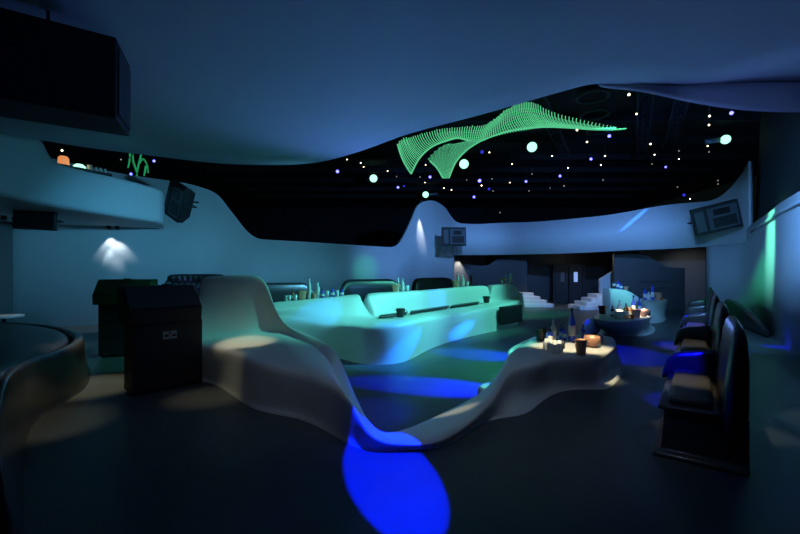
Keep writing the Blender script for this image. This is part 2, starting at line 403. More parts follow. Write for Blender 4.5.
# ---- counter and bench ribbon round the dance floor on the left
CS = [
 # floor, bench edge, bench back, counter front edge
 (G(255, 6.95, 0), P(257, 316, 7.05), P(258, 310, 7.15), P(259, 304, 7.35)),
 (G(280, 7.0, 0), P(282, 316, 7.12), P(283, 309, 7.3), P(281, 302.5, 7.5)),
 (G(302, 7.1, 0), P(302, 319, 7.18), P(304, 309, 7.4), P(303, 300.3, 7.7)),
 (G(321, 7.15, 0), P(321, 323, 7.2), P(328, 311, 7.6), P(324, 298, 7.9)),
 (F(338, 357.5), P(338, 324.8, 7.22), P(350, 316.5, 7.85), P(343, 296.4, 8.1)),
 (F(350, 361.5), P(350, 325.3, 6.98), P(362, 318.2, 8.0), P(355, 295.2, 8.25)),
 (F(361, 364), P(361, 325.4, 6.81), P(371, 318.2, 8.18), P(361.2, 294.6, 8.33)),
 (F(362, 364), P(362, 325.4, 6.8), P(372, 318.2, 8.2), P(362.2, 306, 8.35)),
 (F(362.6, 364), P(362.6, 325.4, 6.8), P(372.6, 318.2, 8.21), P(363.0, 311, 8.36)),
 (F(364, 364.1), P(364, 325.4, 6.79), P(374, 318.1, 8.24), P(364.4, 311, 8.4)),
 (F(365, 364.2), P(365, 325.4, 6.78), P(375, 318, 8.26), P(365.2, 305, 8.42)),
 (F(366.5, 364.3), P(366.5, 325.3, 6.77), P(377, 317.9, 8.3), P(366.4, 294.5, 8.45)),
 (F(382, 364.8), P(382, 324.6, 6.72), P(390, 316.4, 8.55), P(373, 293.6, 8.6)),
 (F(396, 364), P(397, 323.4, 6.78), P(404, 314.2, 8.9), P(395, 292.3, 8.95)),
 (F(410, 360.5), P(412, 321.4, 7.05), P(418, 312, 9.3), P(415, 291.3, 9.35)),
 (F(424, 351.5), P(425, 319.4, 7.8), P(436, 309.2, 9.8), P(433, 290, 9.9)),
 (F(440, 344.5), P(440, 316.8, 8.65), P(455, 306.4, 10.6), P(453, 288, 10.65)),
 (F(468, 337), P(468, 311.8, 9.6), P(478, 303.4, 11.4), P(476, 286.2, 11.45)),
 (F(480, 334.3), P(480, 309.2, 10.0), P(487, 302, 11.7), P(486, 285.6, 11.75)),
 (F(487, 332.8), P(487, 307.6, 10.25), P(489.4, 301.5, 11.8), P(488.6, 286.2, 11.82)),
 (F(487.6, 332.7), P(487.6, 307.5, 10.27), P(489.8, 301.4, 11.82), P(489.4, 295, 11.85)),
 (F(488.4, 332.5), P(488.4, 307.3, 10.3), P(490.6, 301.3, 11.86), P(490.8, 295, 11.9)),
 (F(489, 332.4), P(489, 307.1, 10.32), P(491.2, 301.2, 11.9), P(491.6, 286, 11.94)),
 (F(492, 331.8), P(492, 306.4, 10.45), P(494, 301, 12.0), P(494, 285.2, 12.0)),
 (F(506, 328.8), P(506, 303.6, 11.0), P(506, 299.5, 12.3), P(506, 284.2, 12.35)),
 (F(522, 325.2), P(523, 300.8, 11.75), P(521, 297, 12.8), P(520.5, 283.3, 12.85)),
]
AX = Vector((-.15, .99, 0))
st = []
for a, b, c, d in CS:
    bo = AX
    fl = Vector((a.x, a.y, 0)); bw = (c-b); bw.z = 0; L = max(bw.length, .01); bw.normalize()
    st.append([fl, fl+bw*.02+Vector((0, 0, .05)), Vector((b.x, b.y, b.z*.55)).lerp(Vector((fl.x, fl.y, b.z*.55)), .4), b-Vector((0, 0, .05)), b+bw*.06, b.lerp(c, .5), c-bw*.06, c+Vector((0, 0, .04)), c.lerp(d, .6), d-Vector((0, 0, .03)), d+bo*.05+Vector((0, 0, .0)), d+bo*.5, d+bo*.56-Vector((0, 0, .05)), Vector((d.x, d.y, 0))+bo*.4])
o = obj('ribbon_counter', loft(st), 'solid', sub=2)
tag(o, 'long white wavy counter with bench front curving along the left of the dance floor', 'counter')
# dark seat pads in the slot behind the bench edge
seg = [(381, 408), (411, 450), (453, 480)]
bcl = [(CS[i][1], CS[i][2]) for i in range(len(CS))]
def on_bench(px, t):
    xs = [(400+400*c.x/c.y) for b, c in bcl]
    for i in range(len(xs)-1):
        if xs[i] <= px <= xs[i+1]:
            q = (px-xs[i])/(xs[i+1]-xs[i])
            return bcl[i][0].lerp(bcl[i+1][0], q).lerp(bcl[i][1].lerp(bcl[i+1][1], q), t)
for i, (a, b) in enumerate(seg):
    stt = []
    for k in range(6):
        p = on_bench(a+(b-a)*k/5, .93); q = on_bench(a+(b-a)*k/5, .72); up = Vector((0, 0, .07)); e = Vector((0, 0, .012))
        stt.append([q+e, q+up*.7, q.lerp(p, .15)+up, p+up, p+e])
    o = obj('bench_cushion', loft(stt, closed=True), 'leather', bevel=.012)
    tag(o, ('black seat cushion at near end of the white counter bench, beside a dark bucket', 'middle black seat cushion in the slot of the white counter bench', 'far black seat cushion in the slot of the white counter bench')[i], 'cushion', 'black cushions on the counter bench')

# black box set in the end of the bench
a = F(500.5, 329); b = F(521.5, 324.8)
c1 = P(500.5, 306, 10.62); c2 = P(521.5, 304, 11.55)
bm = nb(); d = (c2-c1); d.z = 0; L = d.length; ang = math.atan2(d.y, d.x)
root = thing('panel_speaker', 'flat black speaker panel fixed on the end of the white counter bench', 'speaker', (c1.x+.02, c1.y-.12, 0), ang)
box(bm, .03, L-.03, .02, .12, .15, .63); obj('speaker_body', bm, 'cab', root, smooth=False, bevel=.015)
bm = nb(); box(bm, .06, L-.06, .008, .02, .18, .60); obj('speaker_grille', bm, 'blackpl', root, smooth=False)
# ---- black sofas behind the counter
def sofa(loc, rz, L, h, label, tuft=False, depth=.8):
    root = thing('sofa', label, 'sofa', loc, rz, 'black sofas behind the long white counter')
    # local x along the back, -y to the front
    st = []
    n = 14
    for k in range(n+1):
        x = -L/2+L*k/n; e = min(1, min(k, n-k)/2.5); e = math.sin(e*PI/2)
        hh = h*(.62+.38*e); yo = -.25*(1-e)
        st.append([Vector((x, yo-.12, .2)), Vector((x, yo-.12, hh-.1)), Vector((x, yo-.06, hh)), Vector((x, yo+.10, hh)), Vector((x, yo+.16, hh-.1)), Vector((x, yo+.16, .0)), Vector((x, yo-.0, .0))])
    bk = obj('backrest', loft(st, closed=True), 'leather', root, sub=1)
    if tuft:
        bm = nb()
        for r in range(2):
            for k in range(9):
                x = -L/2+.3+(L-.6)*(k+.5*(r % 2))/9
                bmesh.ops.create_uvsphere(bm, u_segments=10, v_segments=6, radius=.1, matrix=Matrix.Translation((x, -.10, h-.10-.17*r)) @ Matrix.Diagonal((1.1, .75, .85, 1)))
        obj('tufting', bm, 'leather', root)
    bm = nb(); box(bm, -L/2+.15, L/2-.15, -depth, -.14, .22, .45); obj('seat', bm, 'pad', root, bevel=.05)
    bm = nb(); box(bm, -L/2+.1, L/2-.1, -depth+.03, -.14, .0, .22); obj('base', bm, 'shell', root, bevel=.02)
    for s in (-1, 1):
        bm = nb(); x = s*(L/2-.08); box(bm, x-.09, x+.09, -depth, -.02, 0, .68); obj('armrest', bm, 'leather', root, bevel=.05)
def sofa_px(px0, Y0, px1, Y1, ytop, label, tuft=False):
    a, b = G(px0, Y0, 0), G(px1, Y1, 0); d = b-a; c = (a+b)/2
    h = H-(ytop-HZ)/f*((Y0+Y1)/2)
    sofa(c, math.atan2(d.y, d.x), d.length, h, label, tuft)
sofa_px(158, 9.0, 236, 9.6, 273.8, 'glossy black tufted sofa leftmost behind the tall white lounge back and black cabinets', True)
sofa_px(250, 9.4, 316, 10.2, 282.5, 'rounded black sofa just right of the tall white lounge back')
sofa_px(334, 10.3, 403, 11.6, 279, 'rounded black sofa behind the middle of the white counter, blue light across it')
sofa_px(408, 12.3, 456, 14.0, 277.5, 'rounded black sofa behind the far part of the white counter')

# ---- left foreground couch
st = []
LC = [((24, 560), (0, 470, .62)), ((22, 500), (2, 420, .62)), ((22, 457), (5, 388, .62)), ((26, 436), (13, 372.5, .62)), ((31, 420), (25, 364, .62)), ((57, 405), (46, 356.5, .60)), ((76, 394), (68, 349.5, .58)), ((85, 387), (82, 343, .58)), ((90, 374), (86, 336.5, .58)), ((86, 361), (79, 331, .56)), ((60, 350), (55, 324.5, .56)), ((20, 345), (15, 322, .55)), ((-40, 345), (-45, 320, .55))]
cen = Vector((-5.2, 4.2, 0))
rings = []
for b, t in LC:
    B = F(*b); T = Z(*t)
    inn = (cen-T); inn.z = 0; inn.normalize()
    rings.append((B, T, inn))
for B, T, inn in rings:
    st.append([B-inn*.03, B+Vector((0, 0, .03)), B.lerp(T, .6)+inn*.02, T-Vector((0, 0, .04))-inn*.02, T+inn*.03+Vector((0, 0, .01)), T+inn*.14, T+inn*.17-Vector((0, 0, .08)), Vector((T.x, T.y, 0))+inn*.2])
root = thing('curved_banquette', 'dark leather curved banquette cut off by the left edge of the photo', 'sofa', (0, 0, 0))
obj('shell', loft(st), 'shell', root, sub=2)
cs = []
for B, T, inn in rings:
    cs.append(T+inn*.18)
bm = nb(); n = len(cs)
top = [[bm.verts.new(Vector((p.x, p.y, z))+inn_*o_) for p, inn_ in zip(cs, [r[2] for r in rings])] for z, o_ in ((.35, 0), (.50, 0), (.56, .06), (.57, .25))]
for a, b in zip(top, top[1:]):
    for k in range(n-1): bm.faces.new((a[k], a[k+1], b[k+1], b[k]))
cv = bm.verts.new((-6.0, 4.2, .575)); e0 = bm.verts.new((-6.0, 2.2, .575))
for k in range(n-1): bm.faces.new((top[-1][k], top[-1][k+1], cv))
obj('seat_cushion', bm, 'leather', root, sub=1)

# little lamp-lit side table at left edge
root = thing('side_table', 'small pale side table at the left edge behind the dark banquette', 'table', G(4, 9.4, 0))
obj('tabletop', lathe([(.34, .47), (.36, .49), (.36, .52), (.34, .53)], 28), 'solid', root)
obj('pedestal', lathe([(.16, 0), (.15, .03), (.04, .08), (.04, .47)], 16), 'steel', root)
# dark box speaker on the left wall under the balcony
# ---- black flip-top cabinets
def cabinet(loc, rz, w, d, h, hb, label, mbody, mtop, mlid, plate):
    root = thing('equipment_cabinet', label, 'cabinet', loc, rz, 'equipment cabinets beside the lounge')
    bm = nb(); box(bm, 0, w, 0, d, .03, hb); obj('body', bm, mbody, root, smooth=False, bevel=.012)
    # upper case with slanted lid front
    ov = .05
    prof = [(-ov, hb), (-ov-.02, hb+.17), (.18, h-.02), (.22, h), (d+.02, h), (d+.02, hb)]
    stt = [[Vector((x, y, z)) for y, z in prof] for x in (-ov*1.4, w-ov*.6)]
    obj('top_case', loft(stt, closed=True), mtop, root, smooth=False, bevel=.015)
    a = Vector((0, -ov-.02, hb+.19)); b = Vector((0, .18, h-.02)); dn = Vector((0, -(b.z-a.z), (b.y-a.y))).normalized()*.012
    bm = loft([[Vector((x, p.y, p.z)) for p in (a, b, b+dn, a+dn)] for x in (-ov, w-ov*.9)], closed=True)
    lid = obj('lid', bm, mlid, root, smooth=False)
    bm = nb(); tube(bm, [(w*.5-.07, .13, h-.02), (w*.5-.05, .12, h+.012), (w*.5+.05, .12, h+.012), (w*.5+.07, .13, h-.02)], .01, 6); obj('lid_handle', bm, 'blackpl', lid)
    if plate:
        bm = nb(); box(bm, w*.40, w*.60, -.008, 0, hb-.22, hb-.12); pp = obj('badge', bm, 'plate', root, smooth=False)
        bm = nb()
        for x in (.44, .545):
            bmesh.ops.create_cone(bm, cap_ends=True, segments=14, radius1=.024, radius2=.024, depth=.006, matrix=Matrix.Translation((w*x+.01, -.011, hb-.175)) @ Matrix.Rotation(PI/2, 4, 'X') @ Matrix.Diagonal((1.2, .7, 1, 1)))
        box(bm, w*.485, w*.51, -.013, -.008, hb-.16, hb-.13)
        obj('badge_marking', bm, 'platemark', pp, smooth=False)
    for x in (.06, w-.06):
        for y in (.06, d-.06):
            obj('foot', lathe([(.025, 0), (.03, .03)], 10, (x, y)), 'blackpl', root)
A = F(133, 397); Bq = F(202.5, 383)
d = Bq-A
cabinet(A, math.atan2(d.y, d.x), d.length, .36, 1.35, .88, 'black equipment cabinet with brown slanted lid and small badge beside the white lounge', 'cab', 'cab', 'lid', True)
A = F(98, 358); Bq = G(151, 7.4, 0); d = Bq-A
cabinet(A, math.atan2(d.y, d.x), d.length, .6, 1.40, .95, 'black cabinet with green-lit slanted top standing behind the badged cabinet near the left wall', 'cab', 'cabgreenlit', 'cabgreenlit', False)

# ---- right chairs
ax = Vector((.6, .8, 0)); cx = Vector((.8, -.6, 0))
RZ = math.atan2(.8, .6)
def club_chair():
    # local x = along the row (away), local y = towards the tables; origin at near back floor corner
    L, D = 1.42, .54
    root = thing('lounge_seat', '', 'chair', (0, 0, 0), RZ, 'row of dark lounge seats on the right')
    bm = nb()
    # base skirt, flared
    stt = []
    for z, o_ in ((0, .06), (.03, .05), (.06, .0), (.36, -.02), (.40, 0)):
        stt.append([Vector((x, y, z)) for x, y in ((-o_, -.02), (L+o_, -.02), (L+o_, D+o_), (-o_, D+o_))])
    obj('base', loft(stt, closed=True), 'shell', root, bevel=.03)
    # backrest: rounded slab, higher than the seat, corners drooping
    stt = []
    for k in range(9):
        x = -.05+(L+.1)*k/8; e = min(1, min(k, 8-k)/1.6); h = 1.10-.10*(1-e)**2
        stt.append([Vector((x, -.03, 0)), Vector((x, -.03, h-.08)), Vector((x, .0, h)), Vector((x, .05, h+.01)), Vector((x, .09, h-.06)), Vector((x, .13, .6)), Vector((x, .16, .36)), Vector((x, .14, 0))])
    obj('backrest', loft(stt, closed=True), 'leather', root, sub=1)
    # far arm
    stt = []
    for y, h in ((.12, .74), (.25, .68), (.42, .66), (.52, .64), (.60, .54), (.62, .36)):
        stt.append([Vector((L-.10, y, .34)), Vector((L-.10, y, h-.03)), Vector((L-.07, y, h)), Vector((L+.0, y, h)), Vector((L+.04, y, h-.04)), Vector((L+.04, y, .34))])
    obj('armrest', loft(stt, closed=True), 'shell', root, sub=1)
    bm = nb(); box(bm, -.02, L-.1, .15, D+.02, .38, .42); obj('seat_rim', bm, 'shell', root, bevel=.02)
    bm = nb(); box(bm, .06, L-.13, .19, D-.04, .40, .49); obj('seat_cushion', bm, 'pad', root, bevel=.045)
    return root
ch = club_chair()
YS = [3.0, 5.0, 7.1, 9.4, 11.6]
CL = ['nearest dark lounge seat of the right row, its far armrest lit blue',
      'second dark lounge seat of the right row, just behind the nearest',
      'third dark lounge seat of the right row, counting from the camera',
      'fourth dark lounge seat of the right row, behind the third', 
      'farthest dark lounge seat at the end of the right row']
for i, y in enumerate(YS):
    loc = Vector((2.62+.75*(y-3.03), y, 0))
    if i == 0: ch.location = loc; ch['label'] = CL[0]
    else: dup(ch, loc, CL[i])

# dark bench along the right wall behind the chairs
st = []
for px, Y, z in ((722, 12.2, .80), (730, 11.6, .76), (738, 11.0, .72), (747, 10.4, .58), (756, 9.8, .44), (763, 9.4, .30), (768, 9.15, .18)):
    p = G(px, Y, 0)
    st.append([p, p+Vector((0, 0, z*.8)), p+Vector((.04, .06, z)), p+Vector((.42, .36, z)), p+Vector((.5, .42, 0))])
tag(obj('wall_bench', loft(st, closed=True), 'leather', sub=1), 'low dark upholstered bench sloping down along the right wall', 'bench')

# ---- further white tables on the right
def blob_table(name, label, cat, ring, z, foot, inset=.15, edge=.05):
    """ring: outline of the top (world xy), foot: outline of the flared base"""
    n = len(ring); c = sum((Vector((p.x, p.y, 0)) for p in ring), Vector())/n
    cf = sum((Vector((p.x, p.y, 0)) for p in foot), Vector())/n
    bm = nb(); rows = []
    def row(pts, z, k, cc): return [bm.verts.new(Vector((cc.x+(p.x-cc.x)*k, cc.y+(p.y-cc.y)*k, z))) for p in pts]
    rows.append(row(foot, 0, 1, cf)); rows.append(row(foot, .025, .98, cf)); rows.append(row(foot, .05, .86, cf))
    rows.append(row(ring, z*.5, .86, c)); rows.append(row(ring, z-.06, .97, c)); rows.append(row(ring, z-.03, 1, c)); rows.append(row(ring, z, .97, c)); rows.append(row(ring, z, .6, c))
    for a, b in zip(rows, rows[1:]):
        for k in range(n): bm.faces.new((a[k], a[(k+1) % n], b[(k+1) % n], b[k]))
    bm.faces.new(rows[-1])
    o = obj(name, bm, 'solid', sub=2); tag(o, label, cat); return o
z3 = .48
ring3 = [Z(p, q, z3) for p, q in ((591, 318), (600, 319), (614, 321), (632, 320), (648, 318), (654, 314.5), (652, 311), (636, 309.5), (618, 309), (604, 311), (594, 314.5))]
foot3 = [F(p, q) for p, q in ((600, 334), (608, 335.5), (618, 336.5), (634, 336.5), (650, 336), (657, 330.5), (653, 325), (638, 322), (622, 322), (608, 325), (601, 329))]
blob_table('sculpted_table', 'white sculpted low table second in the right row, crowded with bottles and glowing cups', 'table', ring3, z3, foot3)
ring4 = [Z(p, q, .6) for p, q in ((634, 301.5), (645, 302.5), (658, 302.5), (668, 300.6), (669, 299), (660, 297.5), (648, 297), (638, 298.5))]
foot4 = [F(p, q) for p, q in ((636, 322), (646, 323.5), (658, 323.5), (666, 321), (667, 316.5), (659, 313.5), (648, 313), (639, 315))]
blob_table('sculpted_table', 'white sculpted low table farthest in the right row, blue-lit front', 'table', ring4, .6, foot4)
# taller white ribbon block behind table two
st = []
for px, Y, zt in ((610.5, 13.6, 1.02), (610.7, 13.6, 1.02), (611.2, 13.61, 1.015), (618, 13.7, .99), (628, 13.75, .96), (634, 13.7, .86), (640, 13.6, .72), (645, 13.5, .6)):
    p = G(px, Y, 0)
    st.append([p, p+Vector((0, 0, zt-.04)), p+Vector((0, .04, zt)), p+Vector((0, .5, zt)), p+Vector((0, .56, zt-.04)), p+Vector((0, .56, 0))])
tag(obj('ribbon_counter', loft(st, closed=True), 'solid', sub=1), 'short white counter block sloping right, in front of the right dark partition', 'counter')

# ---- wedge of the ribbon bench that shows behind the near table (bright inner edges)
def ribbon_piece(label, pts, z, w):
    st = []
    for i, (px, py) in enumerate(pts):
        p = Z(px, py, z); 
        st.append([Vector((p.x, p.y, 0)), Vector((p.x, p.y, z-.05)), p+Vector((.03, .03, 0)), p+Vector((w*.9, w*.5, 0)), p+Vector((w, w*.5, 0))-Vector((0, 0, z))])
    return tag(obj('ribbon_bench', loft(st, closed=True), 'solid', sub=2), label, 'bench', 'white ribbon benches facing the dance floor')
ribbon_piece('low white ribbon bench end poking out beside the near table, under the dark bucket', [(506.5, 352), (507, 348), (514, 344), (525, 339), (538, 334), (548, 331)], .40, .35)
ribbon_piece('low white ribbon bench beside the left end of the second table', [(583, 322.5), (585, 319), (590, 316), (598, 313)], .50, .25)
p = F(489, 392)
bm = lathe([(.10, 0), (.13, .03), (.12, .09), (.06, .12), (.0, .122)], 20)
o = obj('ribbon_end', bm, 'solid'); o.location = F(490, 393.5); o.scale = (1.0, 1.6, 1); o.rotation_euler = (0, 0, -.8)  # added form standing in for the ribbon's lit inner edge
tag(o, 'small bright white rounded ribbon end on the dance floor by the near table foot', 'ribbon end')

# ================================================================ TABLEWARE
def glass_thing(label, group, loc, h=.10, r=.034):
    root = thing('drinking_glass', label, 'glass', loc, 0, group)
    obj('glass_body', lathe([(r*.8, 0), (r*.85, .008), (r, h), (r*.93, h), (r*.78, .014), (0, .012)], 14), 'glass', root)
    return root
def bottle_thing(label, group, loc, m='glass', h=.30, r=.038, cap='blackpl'):
    root = thing('bottle', label, 'bottle', loc, 0, group)
    b = obj('bottle_body', lathe([(r*.9, 0), (r, .01), (r, h*.58), (r*.9, h*.64), (r*.38, h*.76), (r*.34, h*.93), (0, h*.93)], 16), m, root)
    obj('cap', lathe([(r*.38, h*.92), (r*.38, h), (0, h)], 12), cap, root)
    obj('bottle_label', lathe([(r*1.01, h*.16), (r*1.015, h*.18), (r*1.015, h*.46), (r*1.01, h*.48)], 16), 'label', root)
    return root
def bucket_thing(label, group, loc, m='copper', h=.17, r=.085, name='ice_bucket', cat='bucket'):
    root = thing(name, label, cat, loc, 0, group)
    if name == 'copper_bowl': obj('bowl_body', lathe([(r*.45, 0), (r*.5, .01), (r*.85, h*.3), (r, h*.6), (r*.98, h*.85), (r*.88, h), (r*.82, h), (r*.9, h*.6), (r*.4, .03), (0, .025)], 24), m, root); return root
    obj('bucket_body', lathe([(r*.72, 0), (r*.75, .01), (r, h), (r*1.05, h+.004), (r*1.0, h+.01), (r*.93, h), (r*.70, .02), (0, .018)], 22), m, root)
    for s in (-1, 1):
        bm = nb(); tube(bm, [(s*r*.93, -.02, h*.85), (s*(r+.025), -.015, h*.82), (s*(r+.025), .015, h*.82), (s*r*.93, .02, h*.85)], .006, 6)
        obj('handle', bm, m, root)
    return root
def candle_thing(label, group, loc, r=.04, h=.08):
    root = thing('candle_cup', label, 'candle', loc, 0, group)
    obj('cup', lathe([(r*.8, 0), (r, h), (r*.92, h), (r*.75, .01), (0, .01)], 16), 'amber', root)
    obj('flame', lathe([(0.004, .02), (.014, .035), (.010, .055), (.0, .075)], 10), 'ember', root)
    return root
# near table (z .478)
zt = .486
def T2(px, py): return Z(px, py, zt)
gl = [(545.5, 349), (549.5, 351.5), (553, 353), (557, 353.5), (560.5, 352), (547, 346), (551, 347), (555, 348), (559, 348.5), (550, 343.5)]
for i, (a, b) in enumerate(gl):
    glass_thing('clear drinking glass in the cluster on the left part of the near white table', 'clear glasses clustered on the near table', T2(a, b), .105, .033)
glass_thing('dark drinking glass at the right edge of the glass cluster on the near table', None, T2(563, 348), .1, .028).children[0].data.materials[0] = M['blackpl']
bottle_thing('clear bottle with pale cap standing behind the glass cluster on the near table', None, T2(553.5, 340.5), 'glass', .32, .04, 'label')
bottle_thing('short blue bottle behind the glasses on the near table', None, T2(550.5, 342), 'blueglass', .2, .04)
bottle_thing('small blue bottle left of the tall blue bottle on the near table', None, T2(561.5, 338.5), 'blueglass', .22, .035)
bottle_thing('small blue bottle between the clear bottle and the copper buckets', None, T2(564.5, 339.8), 'blueglass', .2, .032)
bottle_thing('tall blue bottle rising behind the copper bucket on the near table', None, T2(572, 341), 'blueglass', .50, .05)
bucket_thing('copper bucket at the front of the near white table', None, T2(581, 353.5), 'copper', .17, .075)
bucket_thing('round copper bowl behind the front copper bucket on the near table', None, T2(592, 346.5), 'copper', .15, .11, 'copper_bowl', 'bowl')
bottle_thing('blue bottle leaning-height beside the copper bowl at the back of the near table', None, T2(583, 339.5), 'blueglass', .24, .035)
glass_thing('blue-lit stemless glass beside the copper bowl on the near table', None, T2(600.5, 343.5), .13, .045)
bucket_thing('black ice bucket at the left back corner of the near table', None, Z(541, 340.2, .485), 'blackpl', .17, .085)
# second table
def T3(px, py): return Z(px, py, z3+.004)
bucket_thing('black cup at the left end of the second table', None, Z(602.5, 314, .482), 'blackpl', .2, .10)
bottle_thing('dark bottle at the left of the second table', None, T3(612.5, 316.5), 'blackpl', .26, .045)
for a, b in ((616, 317.5), (619.5, 318.2), (622.5, 317.8), (617.5, 315), (621, 315.4)):
    glass_thing('clear drinking glass among the cluster on the second table', 'clear glasses clustered on the second table', T3(a, b), .14, .045)
bottle_thing('tall clear blue-lit bottle behind the glasses on the second table', None, T3(619.5, 313.4), 'glass', .34, .05, 'blueglass')
bottle_thing('amber bottle in the middle of the second table', None, T3(626, 317.5), 'amber', .33, .05)
bottle_thing('second amber bottle right of the amber one on the second table', None, T3(629.5, 316.6), 'amber', .26, .045, 'copper')
bottle_thing('tall blue bottle at the centre back of the second table', None, T3(633.5, 314.5), 'blueglass', .48, .05)
bottle_thing('blue bottle right of the tall blue one on the second table', None, T3(639.3, 313.5), 'blueglass', .42, .045)
bucket_thing('copper bucket in front of the blue bottles on the second table', None, T3(636, 317.5), 'copper', .18, .10)
bucket_thing('glowing pink copper bowl at the right of the second table', None, T3(643.5, 316.5), 'copper', .17, .11, 'copper_bowl', 'bowl')
glass_thing('black straw glass at the right end of the second table', None, T3(649, 315.5), .12, .04).children[0].data.materials[0] = M['blackpl']
candle_thing('small candle cup glowing between bottles on the second table', None, T3(632, 318.6), .04, .09)
# short counter block
for i, (px, m_, h) in enumerate(((614, 'blackpl', .28), (618, 'blueglass', .3), (621, 'blueglass', .22), (626, 'copper', .12))):
    p = G(px, 13.95, 1.03-.008*(px-612))
    p.z += .02
    if m_ == 'copper': bucket_thing('small copper pot on the short white counter block', None, p, 'copper', .12, .07)
    else: bottle_thing(('dark bottle leftmost on the short white counter block', 'taller blue bottle on the short white counter block', 'shorter blue bottle beside the copper pot on the short white counter block')[i], None, p, m_, h, .05)
# farthest table
z4 = .604
for px, m_, h, r, lab in ((645, 'blueglass', .42, .06, 'round-capped blue bottle at left of the farthest white table'), (648.5, 'glass', .3, .06, 'clear bottle between two blue ones on the farthest white table'), (652.5, 'blueglass', .55, .055, 'tallest blue bottle on the farthest white table')):
    bottle_thing(lab, None, Z(px, 299.6, z4), m_, h, r)
bucket_thing('pink-lit copper bucket on the farthest white table', None, Z(658.8, 299.8, z4), 'copper', .24, .11)
candle_thing('candle cup glowing on the farthest white table', None, Z(661.5, 300.2, z4), .05, .1)

# counter ware: on top of the wavy counter
def ctop(px, t=.25):
    xs = [(400+400*d.x/d.y) for a, b, c, d in CS]
    for i in range(len(xs)-1):
        if xs[i] <= px <= xs[i+1]:
            q = (px-xs[i])/(xs[i+1]-xs[i]); p = CS[i][3].lerp(CS[i+1][3], q); return p+AX*t+Vector((0, 0, .004))
w = [('glass', 284.5), ('glass', 287.8), ('bottle_a', 291.2), ('glass', 294.3), ('bucket', 301), ('bottle_t', 308.3), ('copper2', 313.4), ('bottle_c', 317), ('blue', 322), ('glass2', 327), ('blue2', 332), ('glass2', 337), ('blue3', 342)]
for k, px in w:
    p = ctop(px, .2+.1*random.random())
    if k == 'glass': glass_thing('clear glass near the left end of the long counter, left of the copper bucket', 'clear glasses at the left end of the long counter', p, .11, .035)
    elif k == 'glass2': glass_thing('clear glass among blue bottles right of the round-headed bottle on the long counter', 'clear glasses among the blue bottles on the long counter', p, .12, .04)
    elif k == 'bottle_a': bottle_thing('amber bottle at the left end of the long counter', None, p, 'amber', .2, .04)
    elif k == 'bucket': bucket_thing('copper bucket on the left end of the long counter', None, p, 'copper', .17, .085)
    elif k == 'copper2': bucket_thing('small copper cup right of the bucket on the long counter', None, p, 'copper', .1, .042)
    elif k == 'bottle_t': bottle_thing('tall pale bottle standing by the copper bucket on the long counter', None, p, 'label', .44, .035)
    elif k == 'bottle_c': bottle_thing('clear bottle with pale cap right of the copper cups on the long counter', None, p, 'glass', .32, .045, 'label')
    elif k == 'blue': bottle_thing('short blue bottle right beside the pale-capped bottle on the long counter', None, p, 'blueglass', .16, .04)
    elif k == 'blue2': bottle_thing('middle short blue bottle left of the first counter notch', None, p, 'blueglass', .18, .045)
    elif k == 'blue3': bottle_thing('short blue bottle nearest the first counter notch', None, p, 'blueglass', .15, .04)
for i, px0 in enumerate((397, 458, 507)):
    wh = ('just left of the middle of the long counter', 'on the far part of the long counter', 'on the far end block of the long counter')[i]
    sc = (1, 1.15, 1.1)[i]
    bucket_thing('copper bucket '+wh, None, ctop(px0, .25), 'copper', .16*sc, .085*sc)
    bottle_thing('clear bottle '+wh, None, ctop(px0+7, .25), 'glass', .3*sc, .045*sc, 'label')
    bottle_thing('slim pale bottle '+wh+', by the bucket', None, ctop(px0+3, .33), 'label', .36*sc, .03)
    glass_thing('clear glass '+wh, None, ctop(px0+11.5 if i < 2 else px0-3, .2), .13, .045)
# dark buckets on the bench
p = on_bench(399, .55); p.z += .0
bucket_thing('dark ice bucket on the white counter bench beside the near cushion', None, P(400.5, 318.6, 7.9)+Vector((0, 0, .03)), 'blackpl', .16, .09)
bucket_thing('dark ice bucket at the far end of the white counter bench', None, P(486.5, 303.8, 11.2)+Vector((0, 0, .03)), 'blackpl', .17, .10)

# ================================================================ SPEAKERS
def wall_speaker(label, loc, rot, w, h, d, two=True):
    root = thing('wall_speaker', label, 'speaker', loc, 0, None, rot)
    # local: front towards -y
    st = [[Vector((x*s, y, z*s)) for x, z in ((-w/2, -h/2), (w/2, -h/2), (w/2, h/2), (-w/2, h/2))] for y, s in ((0, 1), (d*.4, 1), (d, .72))]
    obj('speaker_body', loft(st, closed=True), 'cab', root, smooth=False, bevel=.015)
    bm = nb(); box(bm, -w*.46, -w*.26 if two else w*.46, -.012, 0, -h*.38, h*.36); obj('grille', bm, 'grille' if two else 'blackpl', root, smooth=False)
    if two:
        bm = nb(); box(bm, -w*.18, w*.46, -.012, 0, -h*.40, h*.40); obj('grille', bm, 'grille', root, smooth=False)
        bm = nb(); box(bm, -w*.06, w*.30, -.03, -.012, h*.10, h*.32); obj('horn', bm, 'blackpl', root, smooth=False, bevel=.02)
        bm = nb(); box(bm, -w*.10, w*.40, -.02, -.012, -h*.34, h*.02); obj('woofer_cover', bm, 'cab', root, smooth=False, bevel=.02)
    bm = nb(); tube(bm, [(-w/2-.02, d*.3, 0), (-w/2-.04, d*.3, .0), (-w/2-.04, d*1.05, 0), (w/2+.04, d*1.05, 0), (w/2+.04, d*.3, 0), (w/2+.02, d*.3, 0)], .02, 6); obj('bracket', bm, 'steel', root)
    bm = nb(); tube(bm, [(0, d*1.0, 0), (0, d+.35, 0)], .03, 8); obj('mount_arm', bm, 'steel', root)
    return root
wall_speaker('tilted black loudspeaker with grey grilles at the end of the left balcony', P(173.5, 201, 11.2), (.12, .50, -.42), .70, 1.02, .42)
